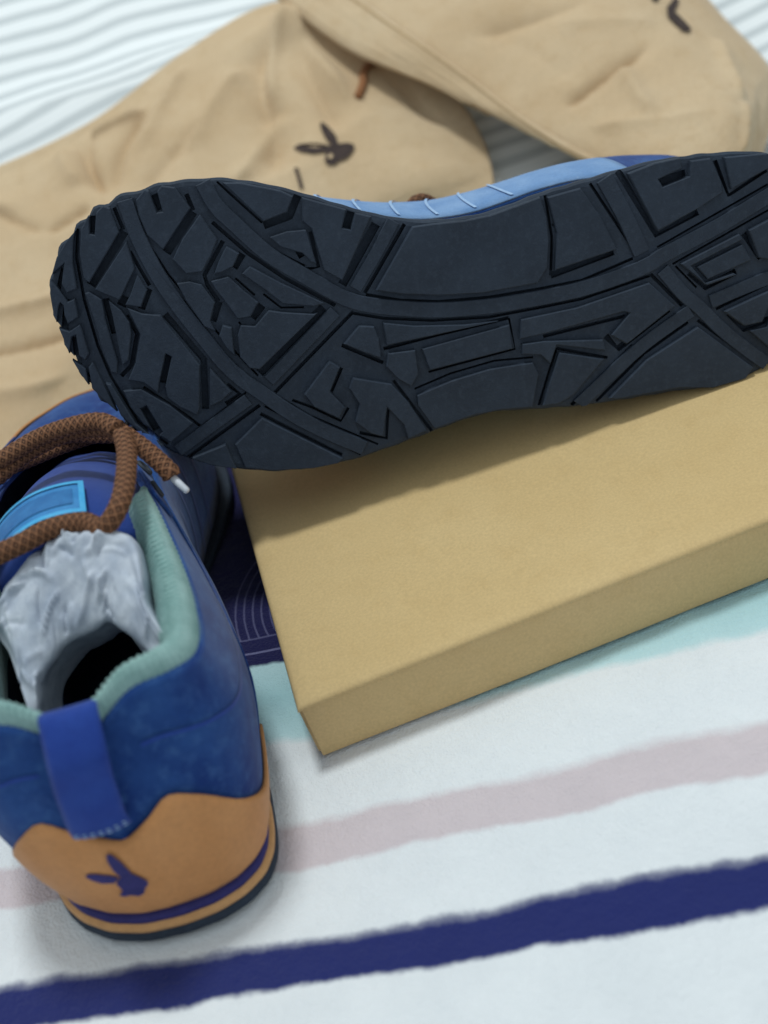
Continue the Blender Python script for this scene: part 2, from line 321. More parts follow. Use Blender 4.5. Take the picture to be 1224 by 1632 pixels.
def blanket_material():
    k = NT('plush_blanket'); tc = k.n('ShaderNodeTexCoord'); co = tc.outputs['Object']
    sp = k.n('ShaderNodeSeparateXYZ'); k.l(co, sp.inputs[0]); x, y = sp.outputs[0], sp.outputs[1]
    n1 = k.math('MULTIPLY', k.math('SUBTRACT', k.noise(co, 24, 2), 0.5), 0.009)
    n2 = k.math('MULTIPLY', k.math('SUBTRACT', k.noise(co, 150, 3, 0.6), 0.5), 0.0030)
    n3 = k.math('MULTIPLY', k.math('SUBTRACT', k.noise(co, 900, 2, 0.6), 0.5), 0.0008)
    q = k.math('ADD', k.math('ADD', y, k.math('MULTIPLY', x, 0.075)), k.math('ADD', n1, k.math('ADD', n2, n3)))
    lo, hi = 0.0, 0.5
    f = k.math('DIVIDE', k.math('SUBTRACT', q, lo), hi - lo)
    W = lin((236, 239, 242)); NV = lin((38, 46, 106)); PK = lin((216, 203, 207)); AQ = lin((192, 224, 229)); AQ2 = lin((172, 211, 217)); DN = lin((32, 32, 78))
    P = lambda v: (v - lo) / (hi - lo)
    st = [(0.02, PK), (P(.038), PK), (P(.040), W), (P(.094), W), (P(.096), AQ), (P(.122), AQ), (P(.125), W),
          (P(.1859), W), (P(.1874), NV), (P(.2008), NV), (P(.2023), W), (P(.2265), W), (P(.2285), PK), (P(.2430), PK), (P(.2450), W),
          (P(.2775), W), (P(.2815), AQ), (P(.300), AQ2), (P(.3185), AQ), (P(.3195), DN), (P(.455), DN), (P(.457), W), (P(.475), W), (P(.478), AQ)]
    col = k.ramp(f, st)
    # white line drawing printed on the dark band, colour dimmed for the shade there: concentric arcs and ruled lines
    dx = k.math('ADD', x, 0.030); dy = k.math('SUBTRACT', y, 0.352)
    rr = k.math('SQRT', k.math('ADD', k.math('MULTIPLY', dx, dx), k.math('MULTIPLY', k.math('MULTIPLY', dy, dy), 0.55)))
    rings = k.math('GREATER_THAN', k.math('SINE', k.math('ADD', k.math('MULTIPLY', rr, 2 * math.pi / 0.0034), k.math('MULTIPLY', n2, 300))), 0.80)
    rings = k.math('MULTIPLY', rings, k.math('MULTIPLY', k.math('GREATER_THAN', y, 0.3385), k.math('LESS_THAN', rr, 0.036)))
    line = k.math('LESS_THAN', k.math('ABSOLUTE', k.math('SUBTRACT', k.math('ADD', y, k.math('MULTIPLY', x, 0.05)), 0.3275)), 0.00055)
    line2 = k.math('LESS_THAN', k.math('ABSOLUTE', k.math('SUBTRACT', k.math('ADD', y, k.math('MULTIPLY', x, 0.03)), 0.3365)), 0.0004)
    inband = k.math('MULTIPLY', k.math('GREATER_THAN', q, 0.3215), k.math('LESS_THAN', q, 0.452))
    mk = k.math('MULTIPLY', inband, k.math('MINIMUM', k.math('ADD', k.math('ADD', line, k.math('MULTIPLY', line2, 0.6)), k.math('MULTIPLY', rings, 0.55)), 1.0))
    col = k.mix(mk, col, lin((112, 112, 150)))
    mott = k.ramp(k.noise(co, 45, 5, 0.65), [(0.3, (0.93, 0.935, 0.94, 1)), (0.7, (1, 1, 1, 1))])
    mm = k.n('ShaderNodeMix', data_type='RGBA', blend_type='MULTIPLY'); mm.inputs[0].default_value = 1.0
    k.l(col, mm.inputs[6]); k.l(mott, mm.inputs[7])
    k.l(mm.outputs[2], k.b.inputs['Base Color']); k.b.inputs['Roughness'].default_value = 0.95
    k.b.inputs['Specular IOR Level'].default_value = 0.1
    k.b.inputs['Sheen Weight'].default_value = 0.25; k.b.inputs['Sheen Roughness'].default_value = 0.5
    hgt = k.math('ADD', k.noise(co, 1300, 2, 0.6), k.math('MULTIPLY', k.noise(co, 220, 3, 0.6), 1.6))
    k.bump(hgt, 0.55, 0.0012)
    return k.m
M['blanket'] = blanket_material()

def sheet_material():
    k = NT('striped_sheet'); tc = k.n('ShaderNodeTexCoord'); uvv = tc.outputs['UV']
    sp = k.n('ShaderNodeSeparateXYZ'); k.l(uvv, sp.inputs[0])
    w = k.math('MULTIPLY', k.math('SUBTRACT', k.noise(uvv, 4, 2), 0.5), 0.035)
    w2 = k.math('MULTIPLY', k.math('SUBTRACT', k.noise(uvv, 22, 2), 0.5), 0.003)
    q = k.math('ADD', k.math('ADD', sp.outputs[1], k.math('MULTIPLY', sp.outputs[0], -0.06)), k.math('ADD', w, w2))
    s = k.math('SINE', k.math('MULTIPLY', q, 2 * math.pi / 0.0145))
    col = k.ramp(k.math('ADD', k.math('MULTIPLY', s, 0.5), 0.5), [(0.58, lin((240, 243, 244))), (0.68, lin((204, 209, 211)))])
    k.l(col, k.b.inputs['Base Color']); k.b.inputs['Roughness'].default_value = 0.85
    k.b.inputs['Specular IOR Level'].default_value = 0.2
    k.bump(k.noise(tc.outputs['Object'], 1500, 2), 0.2, 0.0004)
    return k.m
M['sheet'] = sheet_material()

# ---------------------------------------------------------------- object helpers
def mesh_object(name, verts, faces, mat, parent=None, smooth=True, uvs=None, flip=False):
    me = bpy.data.meshes.new(name)
    if flip: faces = [tuple(reversed(f)) for f in faces]
    me.from_pydata([tuple(map(float, v)) for v in verts], [], [tuple(f) for f in faces])
    if uvs is not None:
        lay = me.uv_layers.new(name='UVMap')
        for lp in me.loops: lay.data[lp.index].uv = uvs[lp.vertex_index]
    me.materials.append(M[mat] if isinstance(mat, str) else mat)
    if smooth: me.polygons.foreach_set('use_smooth', [True] * len(me.polygons))
    me.update()
    o = bpy.data.objects.new(name, me); scene.collection.objects.link(o)
    if parent: o.parent = parent
    return o

def empty(name, matrix):
    o = bpy.data.objects.new(name, None); o.empty_display_size = 0.02
    scene.collection.objects.link(o); o.matrix_world = matrix
    return o

def tag(o, label, cat, group=None):
    o['label'] = label; o['category'] = cat
    if group: o['group'] = group
    return o

def grid_faces(nr, nc, close_c=False):
    f = []
    for i in range(nr - 1):
        for j in range(nc if close_c else nc - 1):
            a = i * nc + j; b = i * nc + (j + 1) % nc
            f.append((a, b, b + nc, a + nc))
    return f

def modifier(o, kind, **kw):
    m = o.modifiers.new(kind.lower(), kind)
    for k, v in kw.items(): setattr(m, k, v)
    return m

def nz(x, y, z=0.0, s=1.0):
    return noise.noise(Vector((x * s, y * s, z * s)))

# ---------------------------------------------------------------- bed: sheet over a raised heap, blanket in front
LID_R = (Matrix.Rotation(LID_TILT[2], 3, 'Z') @ Matrix.Rotation(LID_TILT[1], 3, 'Y') @ Matrix.Rotation(LID_TILT[0], 3, 'X'))
LID_N = LID_R @ Vector((0, 0, 1)); LID_H = 0.025
LID_BASE = Vector(LID_CORNER) - LID_N * LID_H

def bed_height(x, y):
    zp = LID_BASE.z - (LID_N.x * (x - LID_BASE.x) + LID_N.y * (y - LID_BASE.y)) / LID_N.z
    zp = min(max(zp, 0), 0.034) * smooth01((y - 0.10) / 0.16)
    return zp * (1 - smooth01((y - 0.5) / 0.2)) + 0.25 * smooth01((y - 0.50) / 0.50)

def build_bed():
    nx, ny = 170, 190
    vs_, uv_ = [], []
    arc = 0; prev = None
    ys = [-0.5 + 2.1 * j / (ny - 1) for j in range(ny)]
    run = [0.0]
    for a, b in zip(ys, ys[1:]):
        run.append(run[-1] + math.hypot(b - a, bed_height(-0.1, b) - bed_height(-0.1, a)))
    for j, y in enumerate(ys):
        for i in range(nx):
            x = -1.0 + 2.2 * i / (nx - 1)
            z = bed_height(x, y) - 0.009
            w = smooth01((y - 0.55) / 0.1)
            # wrinkles pulled across the heap, one long fold towards the bags
            d = (y - 0.722 - 0.10 * (x + 0.17)) 
            z += w * (0.007 * math.exp(-(d / 0.010) ** 2) * smooth01((0.05 - x) / 0.1) + 0.006 * nz(x * 0.5, y, 3.1, 5) + 0.0012 * nz(x * .6, y, 8.2, 14))
            vs_.append((x, y, z)); low = smooth01((0.728 + 0.1 * (x + 0.17) - y) / 0.012)
            uv_.append((x + 0.02 * nz(x, y, 2, 5), run[j] + 0.30 * z * w + 0.010 * w * nz(x, y, 4.4, 9) - 0.24 * (x + 0.17) * low * w))
    o = mesh_object('bed_sheet', vs_, grid_faces(ny, nx), 'sheet', uvs=uv_)
    o['kind'] = 'structure'
    # mattress below, so that the bed has a body from any side
    bm = bmesh.new(); bmesh.ops.create_cube(bm, size=1)
    for v in bm.verts: v.co = Vector((0.1 + v.co.x * 2.1, 0.55 + v.co.y * 2.0, -0.135 + v.co.z * 0.2))
    bmesh.ops.bevel(bm, geom=bm.edges[:], offset=0.03, segments=3, affect='EDGES')
    me = bpy.data.meshes.new('mattress'); bm.to_mesh(me); bm.free(); me.materials.append(M['tissue'])
    mo = bpy.data.objects.new('mattress', me); scene.collection.objects.link(mo); mo['kind'] = 'structure'
    # blanket
    nx, ny = 260, 200
    vs_ = []
    for j in range(ny):
        y = -0.35 + 0.90 * j / (ny - 1)
        for i in range(nx):
            x = -0.55 + 1.15 * i / (nx - 1)
            z = bed_height(x, y)
            soft = 1.0
            z += 0.0022 * nz(x, y, 1.7, 9) * smooth01((0.30 - y) / 0.1) + 0.0006 * nz(x, y, 5.0, 60)
            vs_.append((x, y, z - 0.0008))
    b = mesh_object('blanket', vs_, grid_faces(ny, nx), 'blanket')
    modifier(b, 'SOLIDIFY', thickness=0.006, offset=-1.0)
    tag(b, 'plush white blanket with navy, pink and aqua stripes under the shoes', 'blanket')
build_bed()

# ---------------------------------------------------------------- box lid
def build_lid():
    W_, D_, T = 0.325, 0.205, 0.0022
    base = empty('box_lid', Matrix.Translation(Vector(LID_CORNER)) @ LID_R.to_4x4())
    tag(base, 'low brown kraft cardboard box lid lying under the upturned shoe', 'box lid')
    # top panel with rounded folded edges
    nx, ny, rr = 66, 42, 0.0020
    us = [0, rr * .12, rr * .4, rr * 1.0] + [rr + (W_ - 2 * rr) * i / nx for i in range(1, nx)] + [W_ - rr, W_ - rr * .4, W_ - rr * .12, W_]
    vs2 = [0, rr * .12, rr * .4, rr * 1.0] + [rr + (D_ - 2 * rr) * i / ny for i in range(1, ny)] + [D_ - rr, D_ - rr * .4, D_ - rr * .12, D_]
    def drop(d):
        d = min(max(d, 0), rr); return rr - math.sqrt(max(rr * rr - (rr - d) ** 2, 0))
    verts = []
    for v in vs2:
        for u in us:
            du, dv = min(u, W_ - u), min(v, D_ - v)
            z = -max(drop(du), drop(dv))
            inn = smooth01(min(du, dv) / 0.03)
            z += inn * (0.0010 * nz(u, v, 0.3, 14) + 0.0004 * nz(u, v, 7, 45)) - 0.0010 * inn * math.sin(math.pi * u / W_) 
            z += 0.0005 * math.exp(-(min(du, dv) / 0.004 - 1.2) ** 2)
            verts.append((u, v, z))
    faces = grid_faces(len(vs2), len(us))
    n = len(verts); k0 = len(us)
    o = mesh_object('top_panel', verts, faces, 'kraft', base)
    modifier(o, 'SOLIDIFY', thickness=0.0008, offset=-1.0)
    # four folded flaps, each a slightly bowed sheet of board
    def flap(name, a, b, out, h=0.0226, flare=0.0):
        a, b, out = Vector(a), Vector(b), Vector(out)
        L = (b - a).length; n1, n2 = 48, 8; vv = []
        for j in range(n2 + 1):
            for i in range(n1 + 1):
                t, w = i / n1, j / n2
                bow = 0.0007 * math.sin(math.pi * t) * w + 0.0004 * nz(t * L, w * h, L, 30) * w
                p = a.lerp(b, t) + out * (bow + flare * w) + Vector((0, 0, -rr - w * h + 0.0002))
                vv.append(p)
        f = mesh_object(name, vv, grid_faces(n2 + 1, n1 + 1), 'kraft', base)
        modifier(f, 'SOLIDIFY', thickness=0.0016, offset=0.0); modifier(f, 'BEVEL', width=0.0004, segments=2)
    e = 0.0009
    flap('front_flap', (0.0012, e, 0), (W_ - 0.0012, e, 0), (0, -1, 0), flare=0.0006)
    flap('back_flap', (W_ - 0.0012, D_ - e, 0), (0.0012, D_ - e, 0), (0, 1, 0))
    flap('side_flap', (e, D_ - 0.0022, 0), (e, 0.0022, 0), (-1, 0, 0), flare=-0.0002)
    flap('side_flap', (W_ - e, 0.0022, 0), (W_ - e, D_ - 0.0022, 0), (1, 0, 0))
build_lid()

# ---------------------------------------------------------------- dust bags
CREASES_A = [((.683, .03), (.62, .37), .010, .020), ((.62, .37), (.50, .52), .007, .03), ((.683, .03), (.75, .40), .010, .022), ((.655, .12), (.56, .55), -.014, .045), ((.71, .1), (.70, .5), -.008, .03),
             ((.327, .02), (.322, .36), -.010, .010), ((.327, .08), (.425, .15), .006, .012), ((.425, .15), (.33, .36), -.006, .012), ((.29, .1), (.30, .3), .006, .02),
             ((.2233, .39), (.295, .365), -.007, .009), ((.15, .22), (.222, .39), -.005, .010), ((.46, .36), (.60, .20), .006, .03), ((.36, .40), (.50, .30), -.005, .02),
             ((.05, .55), (.30, .64), .005, .03), ((.08, .70), (.30, .78), -.006, .02), ((.04, .80), (.26, .90), .005, .025), ((.50, .06), (.40, .30), .005, .02), ((.80, .10), (.93, .45), -.006, .03), ((.10, .05), (.20, .3), .005, .03)]
CREASES_B = [((.54, .31), (.50, .56), -.006, .018), ((.50, .48), (.72, .45), .006, .025), ((.24, .30), (.30, .55), -.003, .02), ((.82, .655), (.55, .74), .005, .02), ((.82, .655), (1.0, .61), .004, .02),
             ((.30, .45), (.45, .62), .0025, .03), ((.62, .30), (.80, .55), .003, .03), ((.2, .35), (.5, .4), -.002, .05)]

def bag_relief(creases, u, v, seed):
    h = sum(crease(u, v, *c) for c in creases)
    w1, w2 = nz(u, v, seed + 2, 4), nz(u, v, seed + 3, 4)
    k = 0.55 if seed < 5 else 0.35
    h += 0.0040 * k * nz(u, v, seed, 4) - 0.0060 * k * abs(nz(u + .10 * w1, v + .10 * w2, seed + 5, 4.5)) - 0.0009 * k * abs(nz(u + .05 * w2, v + .05 * w1, seed + 7, 11)) + 0.00015 * nz(u, v, seed + 9, 40)
    edge = smooth01(min(u, 1 - u, v, 1 - v) / 0.06)
    return h * (0.35 + 0.65 * edge)

def bag_point(grid, creases, u, v, seed):
    p = patch(grid, u, v)
    e = 1e-3
    du = patch(grid, min(u + e, 1), v) - patch(grid, max(u - e, 0), v)
    dv = patch(grid, u, min(v + e, 1)) - patch(grid, u, max(v - e, 0))
    nn = np.cross(dv, du); nn /= (np.linalg.norm(nn) + 1e-12)
    if nn[2] < 0: nn = -nn
    return p + nn * bag_relief(creases, u, v, seed), nn

def build_bag(name, grid_i, creases, seed, label, strokes, hem_v):
    g = [[np.array(p) / 1e4 for p in r] for r in grid_i]
    cen = np.mean([p for r in g for p in r], axis=0); cen[2] = min(p[2] for r in g for p in r)
    root = empty(name, Matrix.Translation(Vector(cen)))
    tag(root, label, 'dust bag', 'cloth shoe bags behind the shoes')
    nu, nv = 190, 130
    gg = [[[float(c) for c in p] for p in r] for r in g]
    pos = np.array([[patch(gg, i / (nu - 1), j / (nv - 1)) for i in range(nu)] for j in range(nv)])
    nn = np.cross(np.gradient(pos, axis=0), np.gradient(pos, axis=1)); nn /= (np.linalg.norm(nn, axis=2)[..., None] + 1e-12)
    nn = np.where(nn[..., 2:3] < 0, -nn, nn)
    vv = [pos[j, i] + nn[j, i] * bag_relief(creases, i / (nu - 1), j / (nv - 1), seed) - cen for j in range(nv) for i in range(nu)]
    front = mesh_object('front_panel', vv, grid_faces(nv, nu), 'bag', root)
    modifier(front, 'SOLIDIFY', thickness=0.0007, offset=0.0)
    # rear panel: same outline, lying on the bed below the front panel
    bb = []
    mu, mv = 44, 30
    for j in range(mv):
        for i in range(mu):
            u, v = i / (mu - 1), j / (mv - 1)
            if hem_v is not None: v = 0.48 + 0.52 * v          # the bag's mouth stays open under the hem
            p = patch(g, u, v); e = smooth01(min(u, 1 - u, v if hem_v is None else 1, 1 - v) / 0.10)
            zb = bed_height(p[0], p[1]) + 0.003
            q = np.array([p[0], p[1], p[2] * (1 - e) + min(zb + 0.001, p[2]) * e - 0.0012]); bb.append(q - cen)
    mesh_object('back_panel', bb, grid_faces(mv, mu), 'bag', root)
    # stitched hem: a doubled strip along one edge with its seam line
    if hem_v is not None:
        hv, hh = [], 90
        for j in range(25):
            for i in range(hh):
                u = i / (hh - 1); w = j / 24
                v = hem_v * w
                p, n_ = bag_point(g, creases, u, v, seed)
                hv.append(p + n_ * (0.0012 + 0.0030 * min(1, (1 - w) / 0.06 + 0.05) * min(1, w / 0.15 + 0.3) + 0.0006 * nz(u, w, 3, 9)) - cen)
        hm = mesh_object('hem', hv, grid_faces(25, hh), 'bag', root)
        modifier(hm, 'SOLIDIFY', thickness=0.0009, offset=0.0)
        sv = []
        for i in range(hh):
            for q in (0.86, 0.90):
                p, n_ = bag_point(g, creases, i / (hh - 1), hem_v * q, seed); sv.append(p + n_ * 0.0050 - cen)
        mesh_object('seam', sv, [(2 * i, 2 * i + 1, 2 * i + 3, 2 * i + 2) for i in range(hh - 1)], 'seam_thread', hm)
    return root, g, cen, creases, seed

def decal(name, polys, bag, mat, lift=0.0016):
    root, g, cen, cr, seed = bag
    vv, ff = [], []
    for k, poly in enumerate(polys):
        # subdivide the outline and fill it as a fan of rings so that it follows the cloth
        pts = []
        for (a, b) in zip(poly, poly[1:] + poly[:1]):
            for s in range(3): pts.append((a[0] + (b[0] - a[0]) * s / 3, a[1] + (b[1] - a[1]) * s / 3))
        i0 = len(vv)
        for (u, v) in pts:
            p, n_ = bag_point(g, cr, u, v, seed); vv.append(p + n_ * (lift + 0.00012 * k) - cen)
        ff.append(tuple(range(i0, i0 + len(pts))))
    o = mesh_object(name, vv, ff, mat, root, smooth=False)
    return o

bag_a = build_bag('dust_bag', BAG_A, CREASES_A, 2.0, 'rumpled tan cloth bag with dark rabbit head print, left behind the upturned shoe', None, None)
decal('rabbit_emblem', EMBLEM_UV[:3], bag_a, 'ink')
decal('emblem_eye', EMBLEM_UV[3:], bag_a, 'bag', 0.0023)
decal('printed_letter', BAG_A_STROKES, bag_a, 'ink')
bag_b = build_bag('dust_bag', BAG_B, CREASES_B, 11.0, 'smoother tan cloth bag with stitched hem, overlapping at upper right', None, 0.2)
for st_ in BAG_B_STROKES: decal('printed_letter', [st_], bag_b, 'ink')

# ---------------------------------------------------------------- braided cord as real relief
def braid(name, pts, r0, mat, parent, sx=1.0, step=0.0003, around=24, pitch=0.0025, relief=0.09):
    P_ = [np.array((p[0] * sx, p[1], p[2])) for p in pts]
    seglen = sum(np.linalg.norm(b - a) for a, b in zip(P_, P_[1:]))
    n = max(int(seglen / step), 12)
    c_ = [catmull(P_, i / n) for i in range(n + 1)]
    vv, uv_ = [], []; ln = 0.0
    ref = np.array([0, 0, 1.0])
    for i, p in enumerate(c_):
        t = c_[min(i + 1, n)] - c_[max(i - 1, 0)]; t /= np.linalg.norm(t)
        if i: ln += np.linalg.norm(p - c_[i - 1])
        a = np.cross(t, ref); a /= (np.linalg.norm(a) + 1e-9); ref = np.cross(a, t); b = ref
        endf = min(1.0, 0.55 + 0.45 * min(i, n - i) / 3)
        for j in range(around):
            ph = 2 * math.pi * j / around
            q = 2 * math.pi * ln / pitch
            h = max(math.sin(5 * ph + q), math.sin(5 * ph - q))
            r = r0 * endf * (1 + relief * h)
            vv.append(p + (a * math.cos(ph) + b * math.sin(ph) * 0.9) * r); uv_.append((j / around, ln / pitch))
    ff = grid_faces(n + 1, around, True)
    m0 = len(vv); vv += [c_[0], c_[-1]]; uv_ += [(0, 0), (0, 0)]
    for j in range(around):
        ff.append((m0, (j + 1) % around, j)); ff.append((m0 + 1, n * around + j, n * around + (j + 1) % around))
    return mesh_object(name, vv, ff, mat, parent, uvs=uv_)

dr = []
for (u, v) in DRAWSTRING_UV:
    p, n_ = bag_point(bag_a[1], bag_a[3], u, v, bag_a[4]); dr.append(p + n_ * 0.0016 - bag_a[2])
braid('drawstring', dr, 0.0022, 'cord', bag_a[0])

# ---------------------------------------------------------------- shoes
NS = 384
def resample(loop, n):
    L = [np.array(p, float) for p in loop]
    d = [0.0]
    for a, b in zip(L, L[1:]): d.append(d[-1] + np.linalg.norm(b - a))
    out = []; i = 0
    for k in range(n):
        s = d[-1] * k / n
        while d[i + 1] < s: i += 1
        out.append(L[i] + (L[i + 1] - L[i]) * (s - d[i]) / (d[i + 1] - d[i] + 1e-12))
    return out

def make_outline():
    pts = [(-x / 1e4, y / 1e4) for x, y in SOLE_OUTLINE]     # (medial, forward)
    ih = min(range(len(pts)), key=lambda i: pts[i][1]); it = max(range(len(pts)), key=lambda i: pts[i][1])
    n = len(pts)
    med, i = [], ih
    while True:
        med.append(pts[i])
        if i == it: break
        i = (i - 1) % n
    lat, i = [], it
    while True:
        lat.append(pts[i])
        if i == ih: break
        i = (i - 1) % n
    o = resample(med, NS // 2) + resample(lat, NS // 2)
    o = np.array(o)
    for _ in range(3): o = 0.25 * np.roll(o, 1, 0) + 0.5 * o + 0.25 * np.roll(o, -1, 0)
    return o
def set_outline(heel_width, heel_shift=0.0, lean=0.0, sole_z=1.0):
    """sole outline used by the next shoe; heel_width narrows the rear of the sole"""
    global OUT, TAN, NRM, HEEL_W, HEEL_SHIFT, LEAN, SOLE_Z
    HEEL_W, HEEL_SHIFT, LEAN, SOLE_Z = heel_width, heel_shift, lean, sole_z
    OUT = make_outline()
    for p in OUT:
        p[0] = p[0] * heel_at(p[1]) + shift_at(p[1])
        if lean and p[0] < 0: p[0] *= 1 - 0.32 * smooth01((p[1] - 0.12) / 0.10)
    TAN = np.roll(OUT, -1, 0) - np.roll(OUT, 1, 0); TAN /= np.linalg.norm(TAN, axis=1)[:, None]
    NRM = np.stack([TAN[:, 1], -TAN[:, 0]], 1)
    if (NRM[0] @ (OUT.mean(0) - OUT[0])) > 0: NRM = -NRM      # outward
def shift_at(y): return HEEL_SHIFT * (1 - smooth01((y - 0.04) / 0.12))
def heel_at(y): return HEEL_W + (1 - HEEL_W) * smooth01((y - 0.04) / 0.10)
set_outline(1.0)

def spring(y): return 0.004 * max(0, (y - 0.20) / 0.09) ** 2
def at_s(arr, s):
    f = (s % 1.0) * NS; i = int(f); w = f - i
    return arr[i % NS] * (1 - w) + arr[(i + 1) % NS] * w
def table(rows, s):
    for a, b in zip(rows, rows[1:]):
        if s <= b[0]:
            w = (s - a[0]) / (b[0] - a[0]); return [x + (y - x) * w for x, y in zip(a[1:], b[1:])]
    return list(rows[-1][1:])
def table_s(rows, s):   # smooth version
    ks = [r[0] for r in rows]
    i = max(j for j in range(len(ks) - 1) if ks[j] <= s + 1e-12)
    w = (s - ks[i]) / (ks[i + 1] - ks[i])
    g = lambda j: np.array(rows[min(max(j, 0), len(rows) - 1)][1:])
    def tang(j):
        j0, j1 = max(j - 1, 0), min(j + 1, len(rows) - 1)
        return (g(j1) - g(j0)) / (ks[j1] - ks[j0]) * (ks[i + 1] - ks[i])
    p0, p1, m0, m1 = g(i), g(i + 1), tang(i), tang(i + 1)
    return (2 * w**3 - 3 * w**2 + 1) * p0 + (w**3 - 2 * w**2 + w) * m0 + (-2 * w**3 + 3 * w**2) * p1 + (w**3 - w**2) * m1

#            s     medial  fwd    up
COLLAR = [(0.00, 0.000, 0.0120, 0.0735), (0.02, 0.0085, 0.0165, 0.0790), (0.04, 0.0170, 0.0190, 0.0840), (0.06, 0.0275, 0.0215, 0.0840), (0.08, 0.0348, 0.0290, 0.0810), (0.11, 0.0370, 0.0420, 0.0790),
          (0.15, 0.0365, 0.0620, 0.0800), (0.19, 0.0335, 0.0840, 0.0830), (0.23, 0.0295, 0.1060, 0.0860), (0.29, 0.0245, 0.1310, 0.0820),
          (0.36, 0.0195, 0.1600, 0.0720), (0.43, 0.0140, 0.1850, 0.0620), (0.50, 0.0, 0.1980, 0.0575)]
INSET = [(0.0, 0.0065), (0.05, 0.0060), (0.09, 0.0040), (0.14, 0.001), (0.22, 0.0005), (0.28, 0.0015), (0.36, 0.006), (0.45, 0.008), (0.5, 0.008)]

def top_curve(s):
    s = s % 1.0
    m = table_s(COLLAR, s if s <= 0.5 else 1 - s)
    return np.array([m[0] if s <= 0.5 else -m[0], m[1], m[2]])
def feather(s):
    s = s % 1.0; k = s if s <= 0.5 else 1 - s
    p = at_s(OUT, s) - at_s(NRM, s) * (table(INSET, k)[0] + (0 if LEAN else 0.008 * (1 - smooth01((k - 0.10) / 0.08))))
    return np.array([p[0], p[1], 0.0190 * SOLE_Z + spring(p[1])])
def upper(s, t, off=0.0):
    s = s % 1.0; k = s if s <= 0.5 else 1 - s
    F, T = feather(s), top_curve(s)
    n = at_s(NRM, s); n3 = np.array([n[0], n[1], 0])
    front = smooth01((k - 0.22) / 0.14)
    rise_ = T[2] - F[2]
    P1 = F + np.array([0, 0, 1]) * (0.42 * rise_ * (1 - front) + 0.72 * rise_ * front) + n3 * ((0.0035 + 0.0035 * smooth01((k - 0.03) / 0.06) + (LEAN * 0.004 if s > 0.5 else 0)) * (1 - front) + 0.003 * front)
    mid = T * 0.42 + np.array([F[0], F[1], T[2]]) * 0.58 + np.array([0, 0, 0.004])
    side = T + n3 * (0.0045 + 0.003 * smooth01((k - 0.05) / 0.06)) - np.array([0, 0, 0.34 * rise_])
    P2 = side * (1 - front) + mid * front
    def B(t): return F * (1 - t)**3 + P1 * 3 * t * (1 - t)**2 + P2 * 3 * t * t * (1 - t) + T * t**3
    p = B(t)
    if off:
        d = B(min(t + .01, 1)) - B(max(t - .01, 0)); tg = np.array([at_s(TAN, s)[0], at_s(TAN, s)[1], 0])
        nn = np.cross(d, tg); nn /= (np.linalg.norm(nn) + 1e-9)
        if nn @ (n3 + np.array([0, 0, 0.8 * front])) < 0: nn = -nn
        p = p + nn * off
    return p

def inset_poly(poly, d):
    n = len(poly); out = []
    area = sum(poly[i][0] * poly[(i + 1) % n][1] - poly[(i + 1) % n][0] * poly[i][1] for i in range(n))
    sg = 1 if area > 0 else -1
    for i in range(n):
        a, b, c = (np.array(poly[(i + k) % n]) for k in (-1, 0, 1))
        e1 = b - a; e2 = c - b; e1 = e1 / (np.linalg.norm(e1) + 1e-9); e2 = e2 / (np.linalg.norm(e2) + 1e-9)
        n1 = np.array([-e1[1], e1[0]]) * sg; n2 = np.array([-e2[1], e2[0]]) * sg
        m = n1 + n2; q = max(m @ m, 0.5)
        out.append(tuple(b + m * (2 * d / q)))
    return out

BASE_OUT = make_outline()
def clamp_in(poly, d):
    """keep tread points inside the sole outline"""
    cen = np.array([0.0, 0.13]); out = []
    for p in poly:
        p = np.array(p); i = int(np.argmin(((BASE_OUT - p) ** 2).sum(1))); q = BASE_OUT[i]
        t = BASE_OUT[(i + 1) % NS] - BASE_OUT[i - 1]; t = t / np.linalg.norm(t); nn = np.array([t[1], -t[0]])
        if nn @ (np.array([0.0, min(max(q[1], 0.05), 0.24)]) - q) > 0: nn = -nn
        o_ = (p - q) @ nn
        if o_ > -d: p = p - nn * (o_ + d)
        out.append(tuple(p))
    return out

def prism(poly, z0, z1, d, sx):
    """tread block: foot at z1 (inside the sole), bevelled face at z0"""
    a = poly; b = inset_poly(poly, d * 0.35); c = inset_poly(poly, d)
    n = len(a); vv = []
    a, b, c = clamp_in(a, 0.0), clamp_in(b, 0.0002), clamp_in(c, 0.0005)
    for ring, z in ((a, z1), (b, z0 + d * 0.7), (c, z0)):
        vv += [((p[0] * heel_at(p[1]) + shift_at(p[1])) * sx, p[1], z * SOLE_Z + spring(p[1])) for p in ring]
    ff = []
    for r in range(2):
        for i in range(n):
            j = (i + 1) % n; ff.append((r * n + i, r * n + j, (r + 1) * n + j, (r + 1) * n + i))
    ff.append(tuple(range(2 * n, 3 * n)))
    return vv, ff

def fix_normals(o):
    bm = bmesh.new(); bm.from_mesh(o.data); bmesh.ops.recalc_face_normals(bm, faces=bm.faces); bm.to_mesh(o.data); bm.free()

def band_poly(cl, w, straight=False):
    pts = [np.array(p, float) for p in cl]
    n = 4 * (len(pts) - 1)
    c_ = [catmull(pts, i / n) for i in range(n + 1)]
    if straight: c_, n = pts, len(pts) - 1
    lft, rgt = [], []
    for i, p in enumerate(c_):
        t = c_[min(i + 1, n)] - c_[max(i - 1, 0)]; t = t / np.linalg.norm(t); q = np.array([-t[1], t[0]])
        lft.append(tuple(p + q * w / 2)); rgt.append(tuple(p - q * w / 2))
    return lft + rgt[::-1]

